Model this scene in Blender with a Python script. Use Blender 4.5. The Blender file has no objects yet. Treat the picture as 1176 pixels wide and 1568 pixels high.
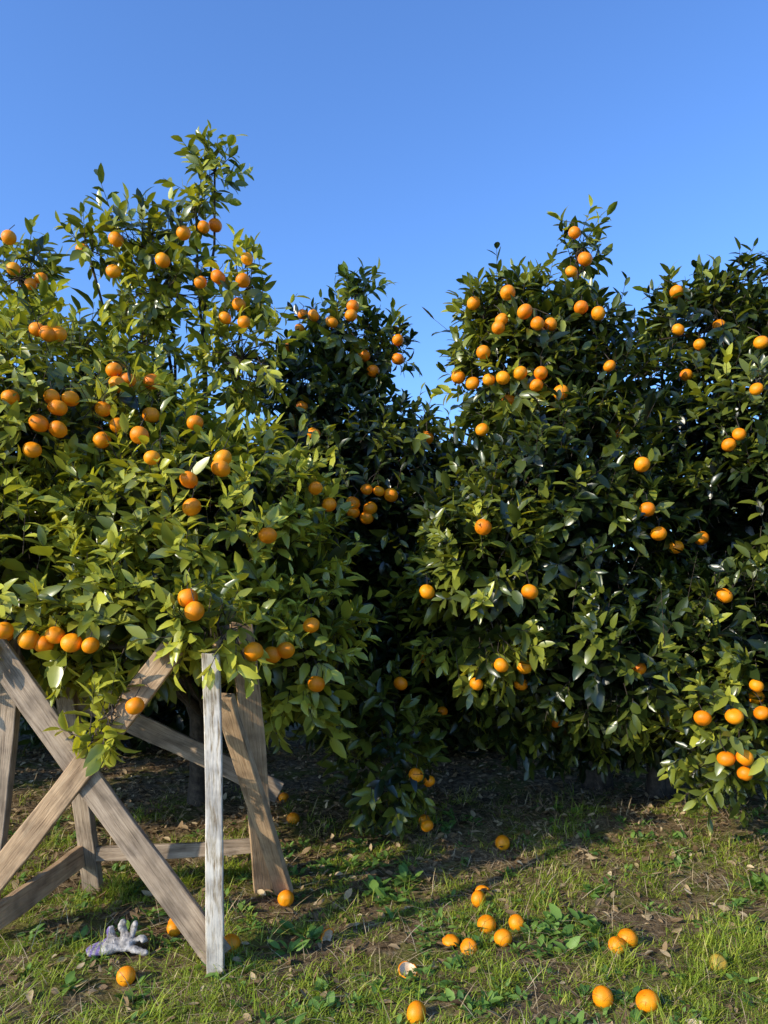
import bpy, math, numpy as np
from mathutils import Vector, Matrix
rng=np.random.default_rng(7)
scene=bpy.context.scene
scene.view_settings.view_transform='Standard'; scene.view_settings.look='None'; scene.view_settings.exposure=0
def link(o,parent=None):
    scene.collection.objects.link(o)
    if parent is not None: o.parent=parent
    return o
def empty(name):
    o=bpy.data.objects.new(name,None); return link(o)
def nrm(v): return v/np.maximum(np.linalg.norm(v,axis=-1,keepdims=True),1e-9)
# ---------- materials ----------
def newmat(name):
    m=bpy.data.materials.new(name); m.use_nodes=True; nt=m.node_tree; nt.nodes.clear()
    return m,nt,nt.nodes,nt.links
def ramp(N,stops):
    r=N.new('ShaderNodeValToRGB'); e=r.color_ramp.elements
    while len(e)<len(stops): e.new(0.5)
    for i,(p,c) in enumerate(stops): e[i].position=p; e[i].color=(*c,1)
    return r
def leaf_mat(name,stops,trans=0.25,rough=0.36,spec=0.5):
    m,nt,N,L=newmat(name)
    out=N.new('ShaderNodeOutputMaterial'); mix=N.new('ShaderNodeMixShader'); mix.inputs[0].default_value=trans
    p=N.new('ShaderNodeBsdfPrincipled'); p.inputs['Roughness'].default_value=rough
    p.inputs['Specular IOR Level'].default_value=spec
    t=N.new('ShaderNodeBsdfTranslucent')
    a=N.new('ShaderNodeAttribute'); a.attribute_name='tone'
    r=ramp(N,stops); L.new(a.outputs['Fac'],r.inputs[0])
    L.new(r.outputs[0],p.inputs['Base Color'])
    hs=N.new('ShaderNodeMix'); hs.data_type='RGBA'; hs.blend_type='MULTIPLY'; hs.inputs[0].default_value=1; hs.inputs[7].default_value=(2.1,1.9,0.6,1)
    L.new(r.outputs[0],hs.inputs[6]); L.new(hs.outputs[2],t.inputs[0])
    L.new(p.outputs[0],mix.inputs[1]); L.new(t.outputs[0],mix.inputs[2]); L.new(mix.outputs[0],out.inputs[0])
    return m
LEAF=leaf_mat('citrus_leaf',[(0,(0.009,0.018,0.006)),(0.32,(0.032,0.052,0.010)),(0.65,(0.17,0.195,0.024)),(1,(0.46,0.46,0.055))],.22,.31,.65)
WEED=leaf_mat('weed_leaf',[(0,(0.06,0.14,0.028)),(1,(0.20,0.32,0.06))],0.25,0.5,0.3)
GRASS=leaf_mat('grass_blade',[(0,(0.09,0.15,0.015)),(0.6,(0.29,0.37,0.03)),(0.85,(0.46,0.46,0.08)),(1,(0.62,0.50,0.24))],0.25,0.5,0.3)
DRY=leaf_mat('dry_litter',[(0,(0.07,0.04,0.018)),(0.4,(0.26,0.17,0.085)),(0.8,(0.54,0.41,0.23)),(1,(0.70,0.57,0.38))],0.08,0.7,0.2)
def noise_mat(name,scale,stops,rough=0.8,bump=0.3,mapscale=(1,1,1),coord='Object',bscale=None,detail=6,bdist=0.01):
    m,nt,N,L=newmat(name)
    out=N.new('ShaderNodeOutputMaterial'); p=N.new('ShaderNodeBsdfPrincipled'); p.inputs['Roughness'].default_value=rough
    p.inputs['Specular IOR Level'].default_value=0.3
    tc=N.new('ShaderNodeTexCoord'); mp=N.new('ShaderNodeMapping'); mp.inputs['Scale'].default_value=mapscale
    L.new(tc.outputs[coord],mp.inputs[0])
    n=N.new('ShaderNodeTexNoise'); n.inputs['Scale'].default_value=scale; n.inputs['Detail'].default_value=detail
    n.inputs['Roughness'].default_value=0.65
    L.new(mp.outputs[0],n.inputs['Vector'])
    r=ramp(N,stops); L.new(n.outputs[0],r.inputs[0])
    n3=N.new('ShaderNodeTexNoise'); n3.inputs['Scale'].default_value=9; n3.inputs['Detail'].default_value=4; L.new(tc.outputs[coord],n3.inputs['Vector'])
    r3=ramp(N,[(.35,(.58,.56,.54)),(.6,(1.08,1.05,1.0))]); L.new(n3.outputs[0],r3.inputs[0])
    mx=N.new('ShaderNodeMix'); mx.data_type='RGBA'; mx.blend_type='MULTIPLY'; mx.inputs[0].default_value=1
    L.new(r.outputs[0],mx.inputs[6]); L.new(r3.outputs[0],mx.inputs[7]); L.new(mx.outputs[2],p.inputs['Base Color'])
    n2=N.new('ShaderNodeTexNoise'); n2.inputs['Scale'].default_value=bscale or scale*2; n2.inputs['Detail'].default_value=4
    L.new(mp.outputs[0],n2.inputs['Vector'])
    b=N.new('ShaderNodeBump'); b.inputs['Strength'].default_value=bump; b.inputs['Distance'].default_value=bdist
    L.new(n2.outputs[0],b.inputs['Height']); L.new(b.outputs[0],p.inputs['Normal'])
    L.new(p.outputs[0],out.inputs[0]); return m
BARK=noise_mat('bark',25,[(0.3,(0.03,0.023,0.018)),(0.7,(0.11,0.085,0.065))],0.85,0.6)
WOOD=noise_mat('weathered_wood',9,[(0.28,(0.13,0.078,0.04)),(0.42,(0.39,0.255,0.145)),(0.62,(0.52,0.36,0.215)),(0.8,(0.60,0.46,0.32))],0.75,0.7,(0.7,11,11),bscale=14,bdist=0.004)
GREYW=noise_mat('grey_wood',9,[(0.28,(0.08,0.055,0.04)),(0.42,(0.28,0.21,0.145)),(0.62,(0.42,0.325,0.235)),(0.8,(0.52,0.43,0.33))],0.8,0.7,(0.7,11,11),bscale=14,bdist=0.004)
WHITE=noise_mat('worn_white_paint',7,[(0.34,(0.24,0.17,0.10)),(0.42,(0.50,0.42,0.31)),(0.5,(0.70,0.63,0.53)),(0.8,(0.78,0.73,0.64))],0.7,0.6,(1.2,9,9),bscale=14,bdist=0.003)
def fruit_mat(name,c1,c2,sc=9):
    m,nt,N,L=newmat(name)
    out=N.new('ShaderNodeOutputMaterial'); p=N.new('ShaderNodeBsdfPrincipled'); p.inputs['Roughness'].default_value=0.45
    p.inputs['Specular IOR Level'].default_value=.35
    tc=N.new('ShaderNodeTexCoord'); n=N.new('ShaderNodeTexNoise'); n.inputs['Scale'].default_value=sc; n.inputs['Detail'].default_value=3
    L.new(tc.outputs['Object'],n.inputs['Vector'])
    r=ramp(N,[(0.35,c1),(0.65,c2)]); L.new(n.outputs[0],r.inputs[0]); L.new(r.outputs[0],p.inputs['Base Color'])
    n2=N.new('ShaderNodeTexNoise'); n2.inputs['Scale'].default_value=420
    L.new(tc.outputs['Object'],n2.inputs['Vector'])
    b=N.new('ShaderNodeBump'); b.inputs['Strength'].default_value=0.4; b.inputs['Distance'].default_value=0.002
    L.new(n2.outputs[0],b.inputs['Height']); L.new(b.outputs[0],p.inputs['Normal'])
    L.new(p.outputs[0],out.inputs[0]); return m
ORANGE=fruit_mat('orange_skin',(0.82,0.20,0.002),(0.94,0.33,0.005),7)
GREENISH=fruit_mat('mouldy_orange_skin',(0.28,0.22,0.04),(0.60,0.34,0.03),30)
PITH=fruit_mat('orange_pith',(0.7,0.45,0.25),(0.8,0.62,0.42),30)
# ---------- mesh builder ----------
def build(name,V,F,mat,tone=None,parent=None,smooth=True):
    me=bpy.data.meshes.new(name)
    me.vertices.add(len(V)); me.vertices.foreach_set('co',np.asarray(V,dtype=np.float32).ravel())
    F=[f for f in F if len(f)]
    nl=sum(f.size for f in F); npoly=sum(len(f) for f in F)
    me.loops.add(nl); me.polygons.add(npoly)
    me.loops.foreach_set('vertex_index',np.concatenate([f.ravel() for f in F]).astype(np.int32))
    tot=np.concatenate([np.full(len(f),f.shape[1]) for f in F]); st=np.concatenate([[0],np.cumsum(tot)[:-1]])
    me.polygons.foreach_set('loop_start',st.astype(np.int32))
    me.polygons.foreach_set('use_smooth',np.full(npoly,smooth))
    me.update(calc_edges=True)
    if tone is not None:
        a=me.attributes.new('tone','FLOAT','POINT'); a.data.foreach_set('value',np.asarray(tone,dtype=np.float32))
    me.materials.append(mat)
    o=bpy.data.objects.new(name,me); link(o,parent); return o
LT=np.array([.2,.5,.8]); LW=np.array([.74,1.0,.58])
LF3=np.array([[0,1,2],[0,2,3],[7,10,8],[8,10,9]])
LF4=np.array([[1,4,5,2],[2,5,6,3],[4,7,8,5],[5,8,9,6]])
def leaves(P,D,Nn,Ln,Wd,curl,fold):
    n=len(P); D=nrm(D); Nn=nrm(Nn-(Nn*D).sum(1,keepdims=True)*D); S=np.cross(D,Nn)
    V=np.zeros((n,11,3)); Ln=Ln[:,None]; Wd=Wd[:,None]; c=curl[:,None]; f=fold[:,None]
    V[:,0]=P
    for i,(t,w) in enumerate(zip(LT,LW)):
        m=P+D*Ln*t-Nn*c*Ln*t*t
        V[:,1+3*i]=m-S*Wd*w/2+Nn*f*Wd*w/2; V[:,2+3*i]=m; V[:,3+3*i]=m+S*Wd*w/2+Nn*f*Wd*w/2
    V[:,10]=P+D*Ln*.97-Nn*c*Ln
    off=(np.arange(n)*11)[:,None,None]
    return V.reshape(-1,3),(LF3[None]+off).reshape(-1,3),(LF4[None]+off).reshape(-1,4)
def stems(A,B,ra,rb):
    n=len(A); D=nrm(B-A); U=nrm(np.cross(D,np.array([0.3,0.2,0.93]))); W=np.cross(D,U)
    V=np.zeros((n,6,3))
    for k in range(3):
        a=2*math.pi*k/3; o=U*math.cos(a)+W*math.sin(a)
        V[:,k]=A+o*ra; V[:,3+k]=B+o*rb
    f=np.array([[0,1,4,3],[1,2,5,4],[2,0,3,5]])
    return V.reshape(-1,3),(f[None]+(np.arange(n)*6)[:,None,None]).reshape(-1,4)
class Acc:
    def __init__(s): s.V=[];s.F=[];s.n=0
    def add(s,V,F):
        s.V.append(V); s.F.append(F+s.n); s.n+=len(V)
def tube(acc,pts,rad,k=8):
    pts=np.array(pts); rad=np.array(rad); T=nrm(np.gradient(pts,axis=0))
    U=nrm(np.cross(T,np.array([0.31,0.9,0.17]))); W=np.cross(T,U); a=np.arange(k)*2*math.pi/k
    V=pts[:,None]+rad[:,None,None]*(U[:,None]*np.cos(a)[None,:,None]+W[:,None]*np.sin(a)[None,:,None])
    m=len(pts); F=[]
    for i in range(m-1):
        for j in range(k): F.append([i*k+j,i*k+(j+1)%k,(i+1)*k+(j+1)%k,(i+1)*k+j])
    acc.add(V.reshape(-1,3),np.array(F))
def vn(P,s,seed=0):
    r=np.random.default_rng(seed); o=0
    for i in range(5):
        k=r.normal(size=P.shape[-1]); k/=np.linalg.norm(k); o=o+np.sin(P@k*s*(1+.45*i)+r.uniform(0,6.28))
    return o/5
# ---------- crowns ----------
def crown(name,base,blobs,fruit=None,K=150,leafscale=1.0,hub=0.55,nfruit=0,seed=1,parent=None,litbias=0.0):  # last argument paints sunlit trees lighter and shaded trees darker
    r=np.random.default_rng(seed)
    par=parent or empty(name)
    hubp=np.array([base[0],base[1],hub]); wood=Acc()
    B=np.array([b[:6] for b in blobs])
    SP=[];SD=[];SL=[];ST=[];SC=[]
    for bi,b in enumerate(blobs):
        c=np.array(b[:3]); R=np.array(b[3:6]); dens=b[6] if len(b)>6 else 1
        area=4*math.pi*(((R[0]*R[1])**1.6+(R[0]*R[2])**1.6+(R[1]*R[2])**1.6)/3)**(1/1.6)
        n=int(dens*area*K/leafscale**2)+(8 if leafscale==1 else 0)
        if R.max()<.035: n=3
        d=nrm(r.normal(size=(n,3)))
        f=1-np.abs(r.normal(size=n))*.10; f*=1+.18*vn(d*1.0+c,6/ max(R.mean(),.3)*.8,seed+bi)
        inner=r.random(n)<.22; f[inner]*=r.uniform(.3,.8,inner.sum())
        p=c+d*R*f[:,None]; nn=nrm(d/R)
        keep=np.ones(n,bool)
        for bj in range(len(blobs)):
            if bj!=bi:
                q=np.linalg.norm((p-B[bj,:3])/B[bj,3:6],axis=1)
                keep&=~((q<.70)&(r.random(n)<.88)&(B[bj,3:6].min()>.25))
        g=vn(p,8,seed+50); keep&=~((g<-.34)&(r.random(n)<.7)&(R.min()>.2)&~inner)
        p=p[keep];nn=nn[keep];inner=inner[keep]
        up=np.where(nn[:,2]>-.35,.6,-.35)[:,None]*np.array([[0,0,1.]])
        sd=nrm(nn*.75+up+r.normal(size=p.shape)*.38)
        L=r.uniform(.10,.21,len(p)); lg=(nn[:,2]>.2)&(r.random(len(p))<.16)&(R.mean()>.12); L[lg]*=1.8
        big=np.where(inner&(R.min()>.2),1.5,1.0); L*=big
        SP.append(p);SD.append(sd);SL.append(L);SC.append(big);ST.append(np.full(len(p),b[7] if len(b)>7 else 0.))  # last blob value: mostly sunlight painted into clumps, plus a pale young sprig
        mid=hubp+(c-hubp)*np.array([.35,.35,.55])+r.normal(size=3)*.05
        t=np.linspace(0,1,9)[:,None]; pts=(1-t)**2*hubp+2*t*(1-t)*mid+t*t*c
        pts[1:-1]+=r.normal(size=(7,3))*.014
        r0=.02+.02*min(R.mean(),1)
        if R.mean()>.06: tube(wood,pts,np.linspace(r0,.006,9),7)
        top=c+np.array([r.normal()*.02,0,R[2]*.8]); tube(wood,[c,(c+top)/2+r.normal(size=3)*.01,top],[.006,.004,.002],5)
        if dens<.9:
            for q in p[r.random(len(p))<.7]:
                tube(wood,[c+(q-c)*.05,c+(q-c)*.5+r.normal(size=3)*.025,q],[.004,.003,.002],4)
        else:
            for q in p[r.random(len(p))<.03]:
                tube(wood,[c,c+(q-c)*.5+r.normal(size=3)*.08,q],[.008,.005,.002],4)
    for k in range(3):
        a=r.uniform(0,6.28); e=hubp+np.array([math.cos(a)*.05,math.sin(a)*.05,0])
        tube(wood,[[base[0]+math.cos(a)*.05,base[1]+math.sin(a)*.05,-.1],[base[0]+math.cos(a)*.04,base[1]+math.sin(a)*.04,.2],e,e+np.array([math.cos(a)*.12,math.sin(a)*.12,.35])],[.085,.065,.055,.04],10)
    P=np.concatenate(SP);SDd=np.concatenate(SD);L=np.concatenate(SL)*leafscale;big=np.concatenate(SC);bt=np.concatenate(ST)
    SV,SF=stems(P-SDd*.03,P+SDd*L[:,None],.0028,.0012); wood.add(SV,SF)
    LP=[];LD=[];LN=[];LL=[];TN=[]
    stone=np.clip(.42+litbias+bt-.3*(big>1)+r.normal(size=len(P))*.18+.2*vn(P,5,seed+9),0,1)  # inner leaves painted darker to stand for shade inside the crown
    nl=8
    U=nrm(np.cross(SDd,r.normal(size=P.shape))); W=np.cross(SDd,U)
    for k in range(nl):
        t=(k+.4)/nl
        m=r.random(len(P))<.93
        a=k*2.4+r.uniform(-.3,.3,len(P))
        rad=U*np.cos(a)[:,None]+W*np.sin(a)[:,None]
        spread=(1.15-.75*t)
        d=nrm(SDd*(.35+.7*t)+rad*spread+r.normal(size=P.shape)*.19+np.array([0,0,-.17]))
        no=SDd-(SDd*d).sum(1,keepdims=True)*d+np.array([0,0,.35])+r.normal(size=P.shape)*.22
        LP.append((P+SDd*(L*t)[:,None])[m]);LD.append(d[m]);LN.append(no[m])
        LL.append(((.07+.06*r.random(len(P)))*(1-.25*max(0,t-.6)/.4)*leafscale*big)[m])
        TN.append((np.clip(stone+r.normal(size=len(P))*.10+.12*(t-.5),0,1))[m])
    LP=np.concatenate(LP);LD=np.concatenate(LD);LN=np.concatenate(LN);LL=np.concatenate(LL);TN=np.concatenate(TN)
    fr=[tuple(f) for f in (fruit or [])]
    for i in range(nfruit):
        j=r.integers(len(P)); q=P[j]-np.array([0,0,.03]); fr.append(tuple(q))
    if fr:
        keep=np.ones(len(LP),bool); M=LP+nrm(LD)*LL[:,None]*.5
        cen=B[:,:3].mean(0)
        for f in fr:
            f=np.array(f); o=f-np.array([cen[0],cen[1]+.3,f[2]]); o=o/np.linalg.norm(o)*.4+np.array([0,-1,0]); o/=np.linalg.norm(o)
            for s,rr in ((0,.048),(.05,.046),(.1,.042),(.16,.040),(.22,.036)):
                keep&=~((np.linalg.norm(M-(f+o*s),axis=1)<rr)&(r.random(len(M))<.83))
        LP=LP[keep];LD=LD[keep];LN=LN[keep];LL=LL[keep];TN=TN[keep]
        for f in fr:
            f=np.array(f); tube(wood,[f+[0,0,.033],f+r.normal(size=3)*.01+[0,.03,.07],f+[r.normal()*.03,.10,.12]],[.0022,.002,.002],4)
        oranges('fruit',fr,par,r,1+.3*(leafscale-1))
    n=len(LP)
    V,F3,F4=leaves(LP,LD,LN,LL,LL*r.uniform(.34,.48,n),r.uniform(-.05,.42,n),r.uniform(.1,.6,n))
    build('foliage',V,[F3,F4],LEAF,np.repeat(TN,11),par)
    build('trunk_and_limbs',np.concatenate(wood.V),[np.concatenate(wood.F)],BARK,None,par)
    return par
def sphere_arr(nu=20,nv=12):
    V=[(0,0,-1)]
    for i in range(1,nv):
        ph=-math.pi/2+math.pi*i/nv
        for j in range(nu): V.append((math.cos(ph)*math.cos(2*math.pi*j/nu),math.cos(ph)*math.sin(2*math.pi*j/nu),math.sin(ph)))
    V.append((0,0,1)); T=[];Q=[]
    for j in range(nu): T.append((0,1+(j+1)%nu,1+j)); T.append((len(V)-1,1+(nv-2)*nu+j,1+(nv-2)*nu+(j+1)%nu))
    for i in range(nv-2):
        for j in range(nu): Q.append((1+i*nu+j,1+i*nu+(j+1)%nu,1+(i+1)*nu+(j+1)%nu,1+(i+1)*nu+j))
    return np.array(V),np.array(T),np.array(Q)
SPH=sphere_arr()
def rotm(r):
    q=r.normal(size=4); q/=np.linalg.norm(q); w,x,y,z=q
    return np.array([[1-2*(y*y+z*z),2*(x*y-z*w),2*(x*z+y*w)],[2*(x*y+z*w),1-2*(x*x+z*z),2*(y*z-x*w)],[2*(x*z-y*w),2*(y*z+x*w),1-2*(x*x+y*y)]])
def orange_shape(r,R):
    V=SPH[0].copy(); V[:,2]*=r.uniform(.84,.97)
    z=V[:,2]; rr=np.hypot(V[:,0],V[:,1]); V[:,2]-=np.sign(z)*.14*np.exp(-(rr/.22)**2)
    V*=1+.03*vn(V,2.5,int(r.integers(1e6)))[:,None]
    return V*R
def oranges(name,pos,par,r,sc=1):
    V=[];T=[];Q=[]
    for i,p in enumerate(pos):
        v=orange_shape(r,r.uniform(.034,.043)*sc)
        a=rotm(r); tilt=np.eye(3)*.6+a*.4; tilt,_=np.linalg.qr(tilt)
        v=v@tilt.T+np.array(p); V.append(v);T.append(SPH[1]+i*len(v));Q.append(SPH[2]+i*len(v))
    return build(name,np.concatenate(V),[np.concatenate(T),np.concatenate(Q)],ORANGE,None,par)
A_blobs=[(-1.95,4.2,2.05,1.02,.95,.86),(-.98,3.9,1.75,.68,.7,.55,1,.06),(-.45,3.75,1.22,.24,.32,.38,1,.08),(-1.7,3.55,1.5,.95,.55,.38,1,.1),
 (-1.15,3.3,1.34,.32,.25,.22,1,.1),(-3.1,4.3,1.9,1.0,1.0,.95),(-.68,3.05,1.33,.13,.1,.09,1,.1),(-1.08,2.95,1.0,.04,.04,.05,.4),(-1.15,2.92,.90,.02,.02,.03,.4,.5),
 (-1.38,4.4,3.50,.26,.22,.08,.6,-.12),(-1.75,4.4,3.5,.08,.1,.05,.5,-.12),(-1.3,4.4,3.25,.24,.2,.10,.6,-.12),(-.80,4.4,3.27,.13,.15,.10,.6,.1),
 (-.84,4.4,2.85,.18,.2,.18,.7,.15),(-1.11,4.4,3.76,.03,.05,.12,.6,-.1),(-1.0,4.4,3.96,.07,.07,.08,.7,-.05),(-2.15,4.4,3.33,.16,.15,.15,.7),(-1.45,4.4,2.95,.2,.2,.1,.3)]
C_blobs=[(-.30,5,3.2,.2,.2,.14,.8,.25),(-.17,5,3.48,.04,.05,.09,.7,.25),(.02,5,3.05,.12,.15,.12,.8,.25),(-.45,5,2.75,.3,.3,.28,1,.15),
 (-.15,5,2.1,.62,.6,.6),(.05,5,1.1,.66,.55,.6),(0.0,4.2,.62,.2,.2,.36,1,.15),(-.7,5.1,1.6,.5,.6,.6)]
R_blobs=[(1.14,4.4,3.44,.05,.06,.18,.7,.25),(.82,4.4,3.13,.25,.25,.12,.9,.12),(.60,4.4,3.1,.08,.1,.1,.8,.2),(1.16,4.4,2.95,.2,.22,.16,1,.06),
 (.76,4.4,2.75,.3,.34,.3,1,.14),(1.32,4.4,2.68,.27,.3,.2),(1.02,4.5,1.9,.64,.7,.76),(.53,4.1,1.5,.3,.4,.48,1,.28),(1.3,4.2,1.14,.55,.5,.34),(1.1,4.8,1.1,.5,.5,.5),
 (1.3,5.0,.75,.65,.4,.36)]
S_blobs=[(1.98,4.6,3.08,.28,.35,.16,.9),(2.3,4.6,3.25,.22,.25,.16,.9),(1.76,4.6,3.22,.06,.08,.08,.8,.2),(2.4,4.6,2.1,.8,.85,.92),(2.05,4.1,1.15,.55,.5,.4),
 (1.70,3.8,.75,.17,.2,.28,1,.28),(3.3,4.7,2.0,.9,.9,1.0),(2.2,5.0,.9,.6,.5,.5)]
def P3(s): return [tuple(int(v)/100 for v in t.split(',')) for t in s.split()]
FA=P3('-211,419,347 -201,424,323 -196,426,327 -208,418,329 -159,352,270 -164,352,272 -155,355,271 -176,434,347 -150,417,345 -152,419,328 -106,438,362 -101,446,367 -123,414,332 -113,420,350 -77,419,335 -104,422,323 -94,422,326 -83,426,312 -89,417,301 -78,415,298 -79,417,322 -163,325,233 -148,332,235 -141,335,235 -145,331,230 -151,326,222 -144,329,220 -129,356,254 -123,358,250 -115,369,252 -126,352,246 -112,358,233 -123,344,225 -109,332,218 -129,342,232 -128,338,217 -87,343,226 -71,328,207 -71,324,202 -83,317,196 -100,321,206 -77,292,146 -73,287,141 -143,300,129 -138,302,127 -125,298,128 -117,297,127 -151,296,133 -97,290,104 -53,303,124 -50,334,120 -44,334,122 -33,338,133 -31,341,106 -81,314,184 -51,327,173 -153,324,210 -33,359,198 -27,367,191 -158,310,131 -132,299,131')
FC=P3('-55,486,319 -45,476,324 -33,471,318 -21,473,323 -20,476,330 -53,485,328 -62,486,307 -13,484,301 9,479,297 9,478,309 -7,485,291 -51,464,263 -42,445,242 -10,431,207 -3,432,206 4,434,204 -8,433,196 -18,433,194 -10,434,191 9,405,98 35,451,75 17,398,50 25,412,43 23,438,109 24,413,18 -18,432,199 26,453,241')
FR=P3('22,380,148 109,426,353 68,409,312 51,424,312 64,406,296 62,404,291 83,403,293 91,407,294 109,412,305 108,429,332 115,426,338 73,399,265 82,401,259 84,399,265 64,401,263 57,405,263 49,412,263 42,421,269 54,405,278 95,400,255 122,403,270 54,410,237 49,368,180 72,368,148 59,375,111 73,388,109 74,402,98 48,387,100 101,437,71 134,379,190 158,403,172 142,385,178 132,381,213 76,402,299 118,410,301')
FS=P3('176,434,274 174,443,326 171,433,300 185,388,230 181,391,225 195,390,254 172,376,146 179,358,103 181,357,90 154,360,87 166,353,89 170,351,70 162,353,69 171,353,62 173,406,177 183,432,291 206,407,284')
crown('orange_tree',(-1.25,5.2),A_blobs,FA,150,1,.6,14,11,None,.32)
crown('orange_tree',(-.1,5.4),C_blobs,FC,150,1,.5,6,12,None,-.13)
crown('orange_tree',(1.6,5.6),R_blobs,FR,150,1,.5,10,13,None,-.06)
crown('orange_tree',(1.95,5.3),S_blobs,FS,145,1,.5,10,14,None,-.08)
bb=[(0,0,1.15,1.5,.9,1.2),(0.2,0,2.2,1.0,.7,.45)]
for i,x in enumerate((-5.0,-2.2,0.6,3.4,6.2)):
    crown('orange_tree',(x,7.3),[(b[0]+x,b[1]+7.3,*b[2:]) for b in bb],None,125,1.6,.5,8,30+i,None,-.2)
for i,x in enumerate((-6.0,5.8)):
    crown('orange_tree',(x,4.8),[(b[0]+x,b[1]+4.8,*b[2:]) for b in bb],None,90,1.5,.5,20,40+i)
# ---------- ground ----------
def H(x,y):
    P=np.stack([x,y],-1)
    near=np.exp(-((x/9)**2+((y-4)/7)**2))
    h=.022*vn(P,3,1)+.014*vn(P,9,2)+.009*vn(P,25,3)
    h=h+.13*np.exp(-((y-4.5)/.5)**2)/(1+np.exp(-(x-.5)*4))
    return h*near
def axis(lo,hi,n,far):
    a=np.linspace(lo,hi,n); g=np.geomspace(.3,far,24)
    return np.concatenate([lo-g[::-1],a,hi+g])
X=axis(-4,4,230,600);Y=axis(1,8,220,600)
GX,GY=np.meshgrid(X,Y); GZ=H(GX,GY); ny,nx=GX.shape
V=np.stack([GX,GY,GZ],-1).reshape(-1,3); I=np.arange(nx*ny).reshape(ny,nx)
F=np.stack([I[:-1,:-1],I[:-1,1:],I[1:,1:],I[1:,:-1]],-1).reshape(-1,4)
m,nt,N,L=newmat('orchard_soil')
out=N.new('ShaderNodeOutputMaterial');p=N.new('ShaderNodeBsdfPrincipled');p.inputs['Roughness'].default_value=.95;p.inputs['Specular IOR Level'].default_value=.1
tc=N.new('ShaderNodeTexCoord')
def nz(s,d=5,ro=.65):
    n=N.new('ShaderNodeTexNoise');n.inputs['Scale'].default_value=s;n.inputs['Detail'].default_value=d;n.inputs['Roughness'].default_value=ro
    L.new(tc.outputs['Object'],n.inputs['Vector']);return n
n1=nz(22);r1=ramp(N,[(.3,(.055,.035,.018)),(.5,(.17,.115,.060)),(.66,(.32,.23,.13)),(.8,(.46,.36,.22))]);L.new(n1.outputs[0],r1.inputs[0])
n2=nz(40);r2=ramp(N,[(.3,(.07,.08,.012)),(.7,(.21,.22,.035))]);L.new(n2.outputs[0],r2.inputs[0])
n3=nz(2.6);r3=ramp(N,[(.47,(0,0,0)),(.59,(.7,.7,.7))]);L.new(n3.outputs[0],r3.inputs[0])
mx=N.new('ShaderNodeMix');mx.data_type='RGBA';L.new(r3.outputs[0],mx.inputs[0]);L.new(r1.outputs[0],mx.inputs[6]);L.new(r2.outputs[0],mx.inputs[7])
L.new(mx.outputs[2],p.inputs['Base Color'])
n4=nz(60);b=N.new('ShaderNodeBump');b.inputs['Strength'].default_value=.9;b.inputs['Distance'].default_value=.025
L.new(n4.outputs[0],b.inputs['Height']);L.new(b.outputs[0],p.inputs['Normal']);L.new(p.outputs[0],out.inputs[0])
build('ground',V,[F],m)
def onz(x,y,z=0): return np.stack([x,y,H(x,y)+z],-1)
def blades(P,D,Ln,Wd,bend):
    n=len(P); up=np.array([0,0,1.]); D=nrm(D); S=nrm(np.cross(D,up+.01)); 
    hd=nrm(D*np.array([1,1,0])+1e-6); V=np.zeros((n,7,3))
    for i,(t,w) in enumerate(((0,.8),(.4,1),(.75,.6))):
        m_=P+D*(Ln*t)[:,None]+hd*(bend*Ln*t*t)[:,None]-up*(bend*.6*Ln*t*t*t)[:,None]
        V[:,2*i]=m_-S*(Wd*w/2)[:,None];V[:,2*i+1]=m_+S*(Wd*w/2)[:,None]
    V[:,6]=P+D*Ln[:,None]+hd*(bend*Ln)[:,None]-up*(bend*.6*Ln)[:,None]
    o=(np.arange(n)*7)[:,None,None]
    return V.reshape(-1,3),(np.array([[4,5,6]])[None]+o).reshape(-1,3),(np.array([[0,1,3,2],[2,3,5,4]])[None]+o).reshape(-1,4)
def dens(x,y):
    P=np.stack([x,y],-1); g=.44+1.5*vn(P,5,77)+1.0*vn(P,14,78)
    g+=.6*np.exp(-((y-2.6)/.35)**2)-.9*np.clip((y-3.9),0,2)
    g-=.5*np.exp(-((x-.2)/.35)**2-((y-2.95)/.25)**2)+.4*np.exp(-((x+.2)/.4)**2-((y-3.35)/.35)**2)+.4*np.exp(-((x+1.2)/.6)**2-((y-3.6)/.4)**2)
    return g
r=rng
n=23000; x=r.uniform(-3.2,3.2,n); y=r.uniform(2.1,5.6,n); k=r.random(n)<np.clip(dens(x,y),.03,1); x=x[k];y=y[k]
nb=12; tx=np.repeat(x,nb)+r.normal(size=len(x)*nb)*.02; ty=np.repeat(y,nb)+r.normal(size=len(x)*nb)*.02
tall=(r.random(len(x))<.07)|((r.random(len(x))<.4)&(vn(np.stack([x,y],-1),6,33)>.4))
hs=np.repeat(r.uniform(.02,.055,len(x))*(1+tall*1.8),nb)*r.uniform(.5,1.2,len(tx))
D=np.stack([r.normal(size=len(tx))*.5,r.normal(size=len(tx))*.5,np.ones(len(tx))],-1)
tone=np.clip(np.repeat(r.uniform(.15,.8,len(x)),nb)+r.normal(size=len(tx))*.1+(r.random(len(tx))<.07)*.4,0,1)
V,F3,F4=blades(onz(tx,ty,-.004),D,hs,r.uniform(.002,.0045,len(tx)),r.uniform(0,.9,len(tx)))
build('grass',V,[F3,F4],GRASS,np.repeat(tone,7))
n=30000; x=r.uniform(-3.2,3.2,n);y=r.uniform(2.1,5.6,n)
mound=np.exp(-((y-4.1)/.5)**2)*(x>.2); k=r.random(n)<.34+.9*mound; x=x[k];y=y[k];n=len(x)
D=np.stack([r.normal(size=n),r.normal(size=n),np.abs(r.normal(size=n))*.35],-1)
V,F3,F4=blades(onz(x,y,.006),D,r.uniform(.04,.17,n),r.uniform(.0015,.0035,n),r.uniform(0,.4,n))
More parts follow.
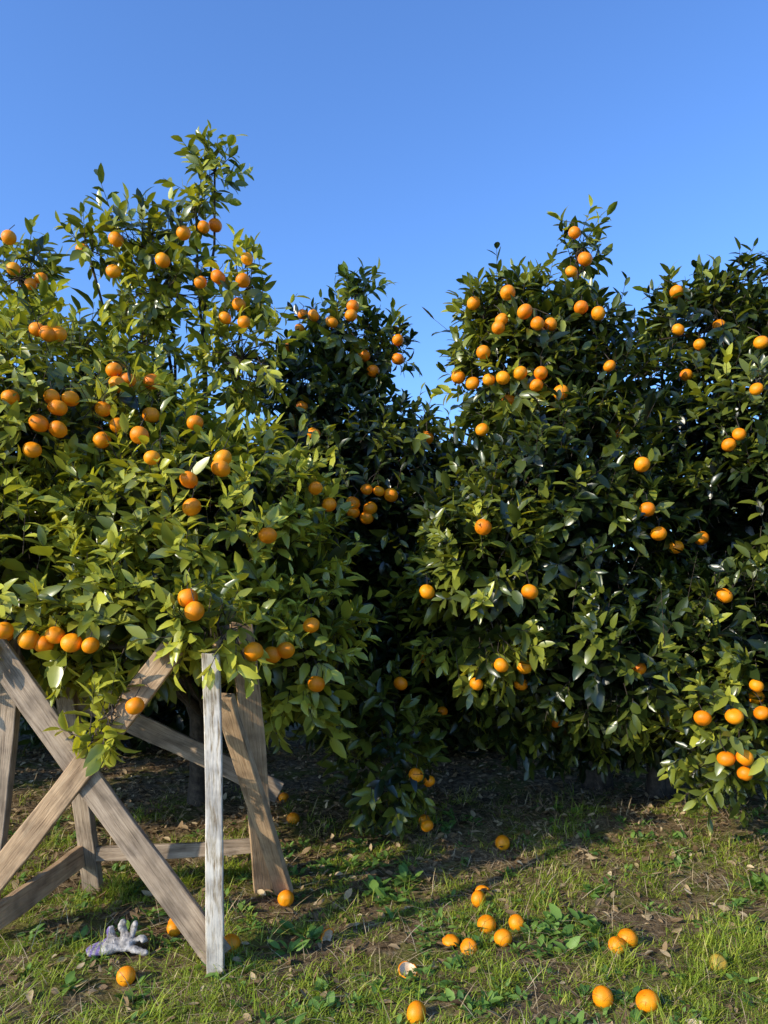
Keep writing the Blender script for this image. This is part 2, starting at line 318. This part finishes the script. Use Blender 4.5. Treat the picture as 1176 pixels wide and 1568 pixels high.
build('straw',V,[F3,F4],DRY,np.repeat(np.clip(r.normal(size=n)*.22+.60,0,1),7))
n=18000; x=r.uniform(-3.5,3.5,n);y=r.uniform(2.2,7,n);k=r.random(n)<.28+.7*np.clip((y-3.2)/1.0,0,1); x=x[k];y=y[k];n=len(x)
D=np.stack([r.normal(size=n),r.normal(size=n),r.normal(size=n)*.25],-1);No=np.stack([r.normal(size=n)*.45,r.normal(size=n)*.45,np.ones(n)],-1)
Ln=r.uniform(.02,.065,n)
V,F3,F4=leaves(onz(x,y,.010),D,No,Ln,Ln*r.uniform(.35,.55,n),r.uniform(-.4,.5,n),r.uniform(-.3,.9,n))
build('leaf_litter',V,[F3,F4],DRY,np.repeat(np.clip(r.normal(size=n)*.22+.33,0,1),11))
n=1500; x=r.uniform(-3,3,n);y=r.uniform(2.3,4.8,n);k=(r.random(n)<np.clip(.4+.9*vn(np.stack([x,y],-1),3,91),0.05,1)); x=x[k];y=y[k]
cx=np.array([.05,.1,-.02,.75,.85,.7,1.85,1.95,2.05,-.1,-.35]);cy=np.array([3.7,3.8,3.6,3.3,3.25,3.1,3.6,3.7,3.5,4.0,3.1])
x=np.concatenate([x,np.repeat(cx,3)+r.normal(size=33)*.05]);y=np.concatenate([y,np.repeat(cy,3)+r.normal(size=33)*.06])
base_s=r.uniform(.02,.05,len(x));base_s[-33:]=r.uniform(.05,.08,33)
nb=12; X0=np.repeat(x,nb)+r.normal(size=len(x)*nb)*.015;Y0=np.repeat(y,nb)+r.normal(size=len(x)*nb)*.015;n=len(X0);a=r.uniform(0,6.28,n);sz=np.repeat(base_s,nb)*r.uniform(.6,1.2,n)
D=np.stack([np.cos(a),np.sin(a),r.uniform(.1,1.5,n)],-1);No=np.stack([np.zeros(n),np.zeros(n),np.ones(n)],-1)+r.normal(size=(n,3))*.25
V,F3,F4=leaves(onz(X0,Y0,0)+nrm(D)*(sz*.3)[:,None],D,No,sz,sz*r.uniform(.35,.6,n),r.uniform(.1,.6,n),r.uniform(0,.4,n))
build('weeds',V,[F3,F4],WEED,np.repeat(r.random(n),11))
# ---------- trestle ----------
tr=empty('wooden_trestle')
def board(name,p0,p1,w,t,mat,face=(0,-1,.1),taper=1.0):
    p0=Vector(p0);p1=Vector(p1);ax=(p1-p0);Ln=ax.length;ax.normalize();z=Vector(face);z=(z-ax*z.dot(ax)).normalized();yv=z.cross(ax)
    ns=14;V=[];F=[];rr=np.random.default_rng(len(name)*7+int(w*1000))
    ph=rr.uniform(0,6,4)
    for i in range(ns+1):
        s=i/ns;xx=(s-.5)*Ln;ww=w*(1+(taper-1)*s)*(1+.03*math.sin(s*9+ph[0])+.02*math.sin(s*23+ph[1]));off=.006*math.sin(s*4+ph[2])
        for (a,b_) in ((-1,-1),(1,-1),(1,1),(-1,1)):
            e=(rr.uniform(-.008,.008) if i in(0,ns) else 0)
            V.append((xx+e,a*ww/2+off,b_*t/2))
    for i in range(ns):
        for j in range(4): F.append((i*4+j,i*4+(j+1)%4,i*4+4+(j+1)%4,i*4+4+j))
    F.append((3,2,1,0));F.append((ns*4,ns*4+1,ns*4+2,ns*4+3))
    me=bpy.data.meshes.new(name);me.from_pydata(V,[],F);me.materials.append(mat)
    o=bpy.data.objects.new(name,me);link(o,tr)
    M=Matrix((ax,yv,z)).transposed().to_4x4();M.translation=(p0+p1)/2;o.matrix_world=M
    bv=o.modifiers.new('b','BEVEL');bv.width=.004;bv.segments=2;bv.limit_method='ANGLE';bv.angle_limit=math.radians(40)
    return o
board('post_white',(-.69,2.95,1.24),(-.645,2.885,-.02),.066,.05,WHITE,(.15,-1,0))
board('leg_right_back',(-.62,3.2,1.36),(-.575,3.68,-.03),.10,.04,WOOD,(.3,-1,0),1.1)
board('leg_brace',(-.655,3.06,1.06),(-.487,3.60,.03),.085,.04,WOOD,(-.25,-1,.2))
board('leg_left_back',(-1.52,3.5,1.2),(-1.43,3.68,-.03),.085,.05,GREYW,(-.1,-1,0))
board('leg_left_front',(-1.585,3.2,1.3),(-1.69,3.15,-.03),.08,.05,GREYW)
board('brace_rising',(-.84,3.0,1.26),(-1.64,2.97,.23),.10,.03,WOOD)
board('brace_falling',(-1.64,3.06,1.31),(-.655,2.94,.04),.11,.03,GREYW)
board('back_brace',(-1.5,3.56,1.0),(-.51,3.6,.51),.10,.03,GREYW)
board('back_rail',(-1.42,3.64,.195),(-.6,3.66,.24),.07,.03,GREYW)
board('side_rail',(-1.56,2.9,.185),(-1.475,3.62,.19),.10,.035,WOOD,(1,-.1,.1))
board('top_rail_right',(-.68,2.99,1.25),(-.62,3.18,1.31),.06,.03,WOOD,(1,0,0))
board('top_rail_back',(-1.6,3.3,1.27),(-.6,3.3,1.29),.09,.03,GREYW)
FO=[(-.98,2.83),(-.465,3.53),(-.88,3.30),(-.90,3.2),(-.63,3.06),(.452,3.28),(.585,3.29),(.50,3.13),(1.02,3.12),(.96,3.07),(.79,2.69),(.94,2.66),(1.32,2.94),(.112,2.57),(.66,4.15),(-.7,5.2),(.45,3.55),(-.58,4.75),(.25,4.6)]
for i,(x,y) in enumerate(FO):
    rr=np.random.default_rng(100+i);v=orange_shape(rr,(.036,.039,.042)[i%3])@rotm(rr).T
    o=build('fallen_orange',v,[SPH[1],SPH[2]],GREENISH if i==12 else ORANGE);o.location=(x,y,float(H(np.array([x]),np.array([y]))[0])+.028)
for i,(x,y) in enumerate([(.48,3.64),(.35,3.07),(.28,3.12),(-.24,3.18),(.093,2.87),(-.91,3.24)]):
    rr=np.random.default_rng(300+i);V0=SPH[0]
    cut=.1+.35*vn(V0,3,200+i)
    kt=[f for f in SPH[1] if (V0[f,2]<cut[f]).all()];kq=[f for f in SPH[2] if (V0[f,2]<cut[f]).all()]
    v=V0*np.array([1.05,1.0,.7])*.036*(1+.08*vn(V0,4,i)[:,None])
    v=v@rotm(rr).T
    o=build('orange_peel',v,[np.array(kt).reshape(-1,3),np.array(kq).reshape(-1,4)],ORANGE)
    o.data.materials.append(PITH);s=o.modifiers.new('s','SOLIDIFY');s.thickness=.005;s.offset=-1;s.material_offset=1
    o.location=(x,y,float(H(np.array([x]),np.array([y]))[0])+.02)
# glove
m,nt,N,L=newmat('glove_fabric')
out=N.new('ShaderNodeOutputMaterial');p=N.new('ShaderNodeBsdfPrincipled');p.inputs['Roughness'].default_value=.9
tc=N.new('ShaderNodeTexCoord');sx=N.new('ShaderNodeSeparateXYZ');L.new(tc.outputs['Object'],sx.inputs[0])
wv=N.new('ShaderNodeTexWave');wv.inputs['Scale'].default_value=12;wv.inputs['Distortion'].default_value=3;L.new(tc.outputs['Object'],wv.inputs['Vector'])
rw=ramp(N,[(.45,(0,0,0)),(.6,(1,1,1))]);L.new(wv.outputs[0],rw.inputs[0])
lt=N.new('ShaderNodeMath');lt.operation='LESS_THAN';lt.inputs[1].default_value=-.045;L.new(sx.outputs[0],lt.inputs[0])
mu=N.new('ShaderNodeMath');mu.operation='MULTIPLY';L.new(lt.outputs[0],mu.inputs[0]);L.new(rw.outputs[0],mu.inputs[1])
nn=N.new('ShaderNodeTexNoise');nn.inputs['Scale'].default_value=35;nn.inputs['Detail'].default_value=5;L.new(tc.outputs['Object'],nn.inputs['Vector'])
rn=ramp(N,[(.35,(.18,.16,.14)),(.6,(.46,.42,.38))]);L.new(nn.outputs[0],rn.inputs[0])
mm=N.new('ShaderNodeMix');mm.data_type='RGBA';L.new(mu.outputs[0],mm.inputs[0]);L.new(rn.outputs[0],mm.inputs[6]);mm.inputs[7].default_value=(.19,.13,.32,1)
L.new(mm.outputs[2],p.inputs['Base Color'])
bb_=N.new('ShaderNodeBump');bb_.inputs['Distance'].default_value=.012;L.new(nn.outputs[0],bb_.inputs['Height']);L.new(bb_.outputs[0],p.inputs['Normal']);L.new(p.outputs[0],out.inputs[0])
gv=[(-.12,-.045,.020,.046,.016),(-.075,-.02,.024,.042,.018),(-.02,0,.030,.050,.024),(.02,.012,.034,.044,.022)]
ge=[(0,1),(1,2),(2,3)]
def fing(root,pts):
    prev=root
    for q in pts: gv.append((*q[:3],q[3],q[3]*.8));ge.append((prev,len(gv)-1));prev=len(gv)-1
fing(2,[(-.04,.045,.045,.018),(-.055,.055,.07,.017),(-.045,.05,.092,.014)])
fing(3,[(.01,.045,.06,.017),(-.008,.055,.088,.016),(.008,.045,.112,.013)])
fing(3,[(.045,.035,.055,.017),(.048,.045,.09,.016),(.062,.03,.112,.013)])
fing(3,[(.065,.012,.045,.017),(.092,.012,.062,.016),(.112,-.005,.048,.013)])
fing(3,[(.055,-.02,.032,.017),(.095,-.035,.024,.016),(.135,-.045,.018,.013)])
me=bpy.data.meshes.new('work_glove');me.from_pydata([g[:3] for g in gv],ge,[]);me.materials.append(m)
go=bpy.data.objects.new('work_glove',me);link(go)
go.modifiers.new('skin','SKIN');sv=me.skin_vertices[0].data
for i,g in enumerate(gv): sv[i].radius=(g[3],g[4])
sv[0].use_root=True
sb=go.modifiers.new('sub','SUBSURF');sb.levels=2;sb.render_levels=2
tx_=bpy.data.textures.new('crumple','CLOUDS');tx_.noise_scale=.03
dm=go.modifiers.new('crumple','DISPLACE');dm.texture=tx_;dm.strength=.012;dm.texture_coords='LOCAL'
go.location=(-1.08,3.03,float(H(np.array([-1.08]),np.array([3.03]))[0])+.004)
# ---------- light & camera ----------
S=Vector((-.77,-.54,.47)).normalized(); el=math.asin(S.z); rot=math.atan2(S.x,S.y)
w=bpy.data.worlds.new('World');scene.world=w;w.use_nodes=True;wn=w.node_tree
sk=wn.nodes.new('ShaderNodeTexSky');sk.sky_type='NISHITA';sk.sun_disc=False;sk.sun_elevation=el;sk.sun_rotation=rot
gm=wn.nodes.new('ShaderNodeMix');gm.data_type='RGBA';gm.blend_type='MULTIPLY';gm.inputs[0].default_value=1;gm.inputs[7].default_value=(.90,1.38,2.15,1);gm.clamp_result=False
bg=wn.nodes['Background'];bg.inputs[1].default_value=.145;wn.links.new(sk.outputs[0],gm.inputs[6]);wn.links.new(gm.outputs[2],bg.inputs[0])
sl=bpy.data.lights.new('sun','SUN');sl.energy=5;sl.angle=math.radians(.5);sl.color=(1,.90,.72)
so=bpy.data.objects.new('sun',sl);link(so);so.rotation_euler=S.to_track_quat('Z','Y').to_euler()
cam=bpy.data.cameras.new('camera');co=bpy.data.objects.new('camera',cam);link(co);co.location=(0,0,1.5);co.rotation_euler=(math.radians(90),0,0)
cam.sensor_fit='VERTICAL';cam.sensor_height=24;cam.lens=17.46;cam.shift_y=.074;cam.clip_end=3000;cam.clip_start=.05
scene.camera=co
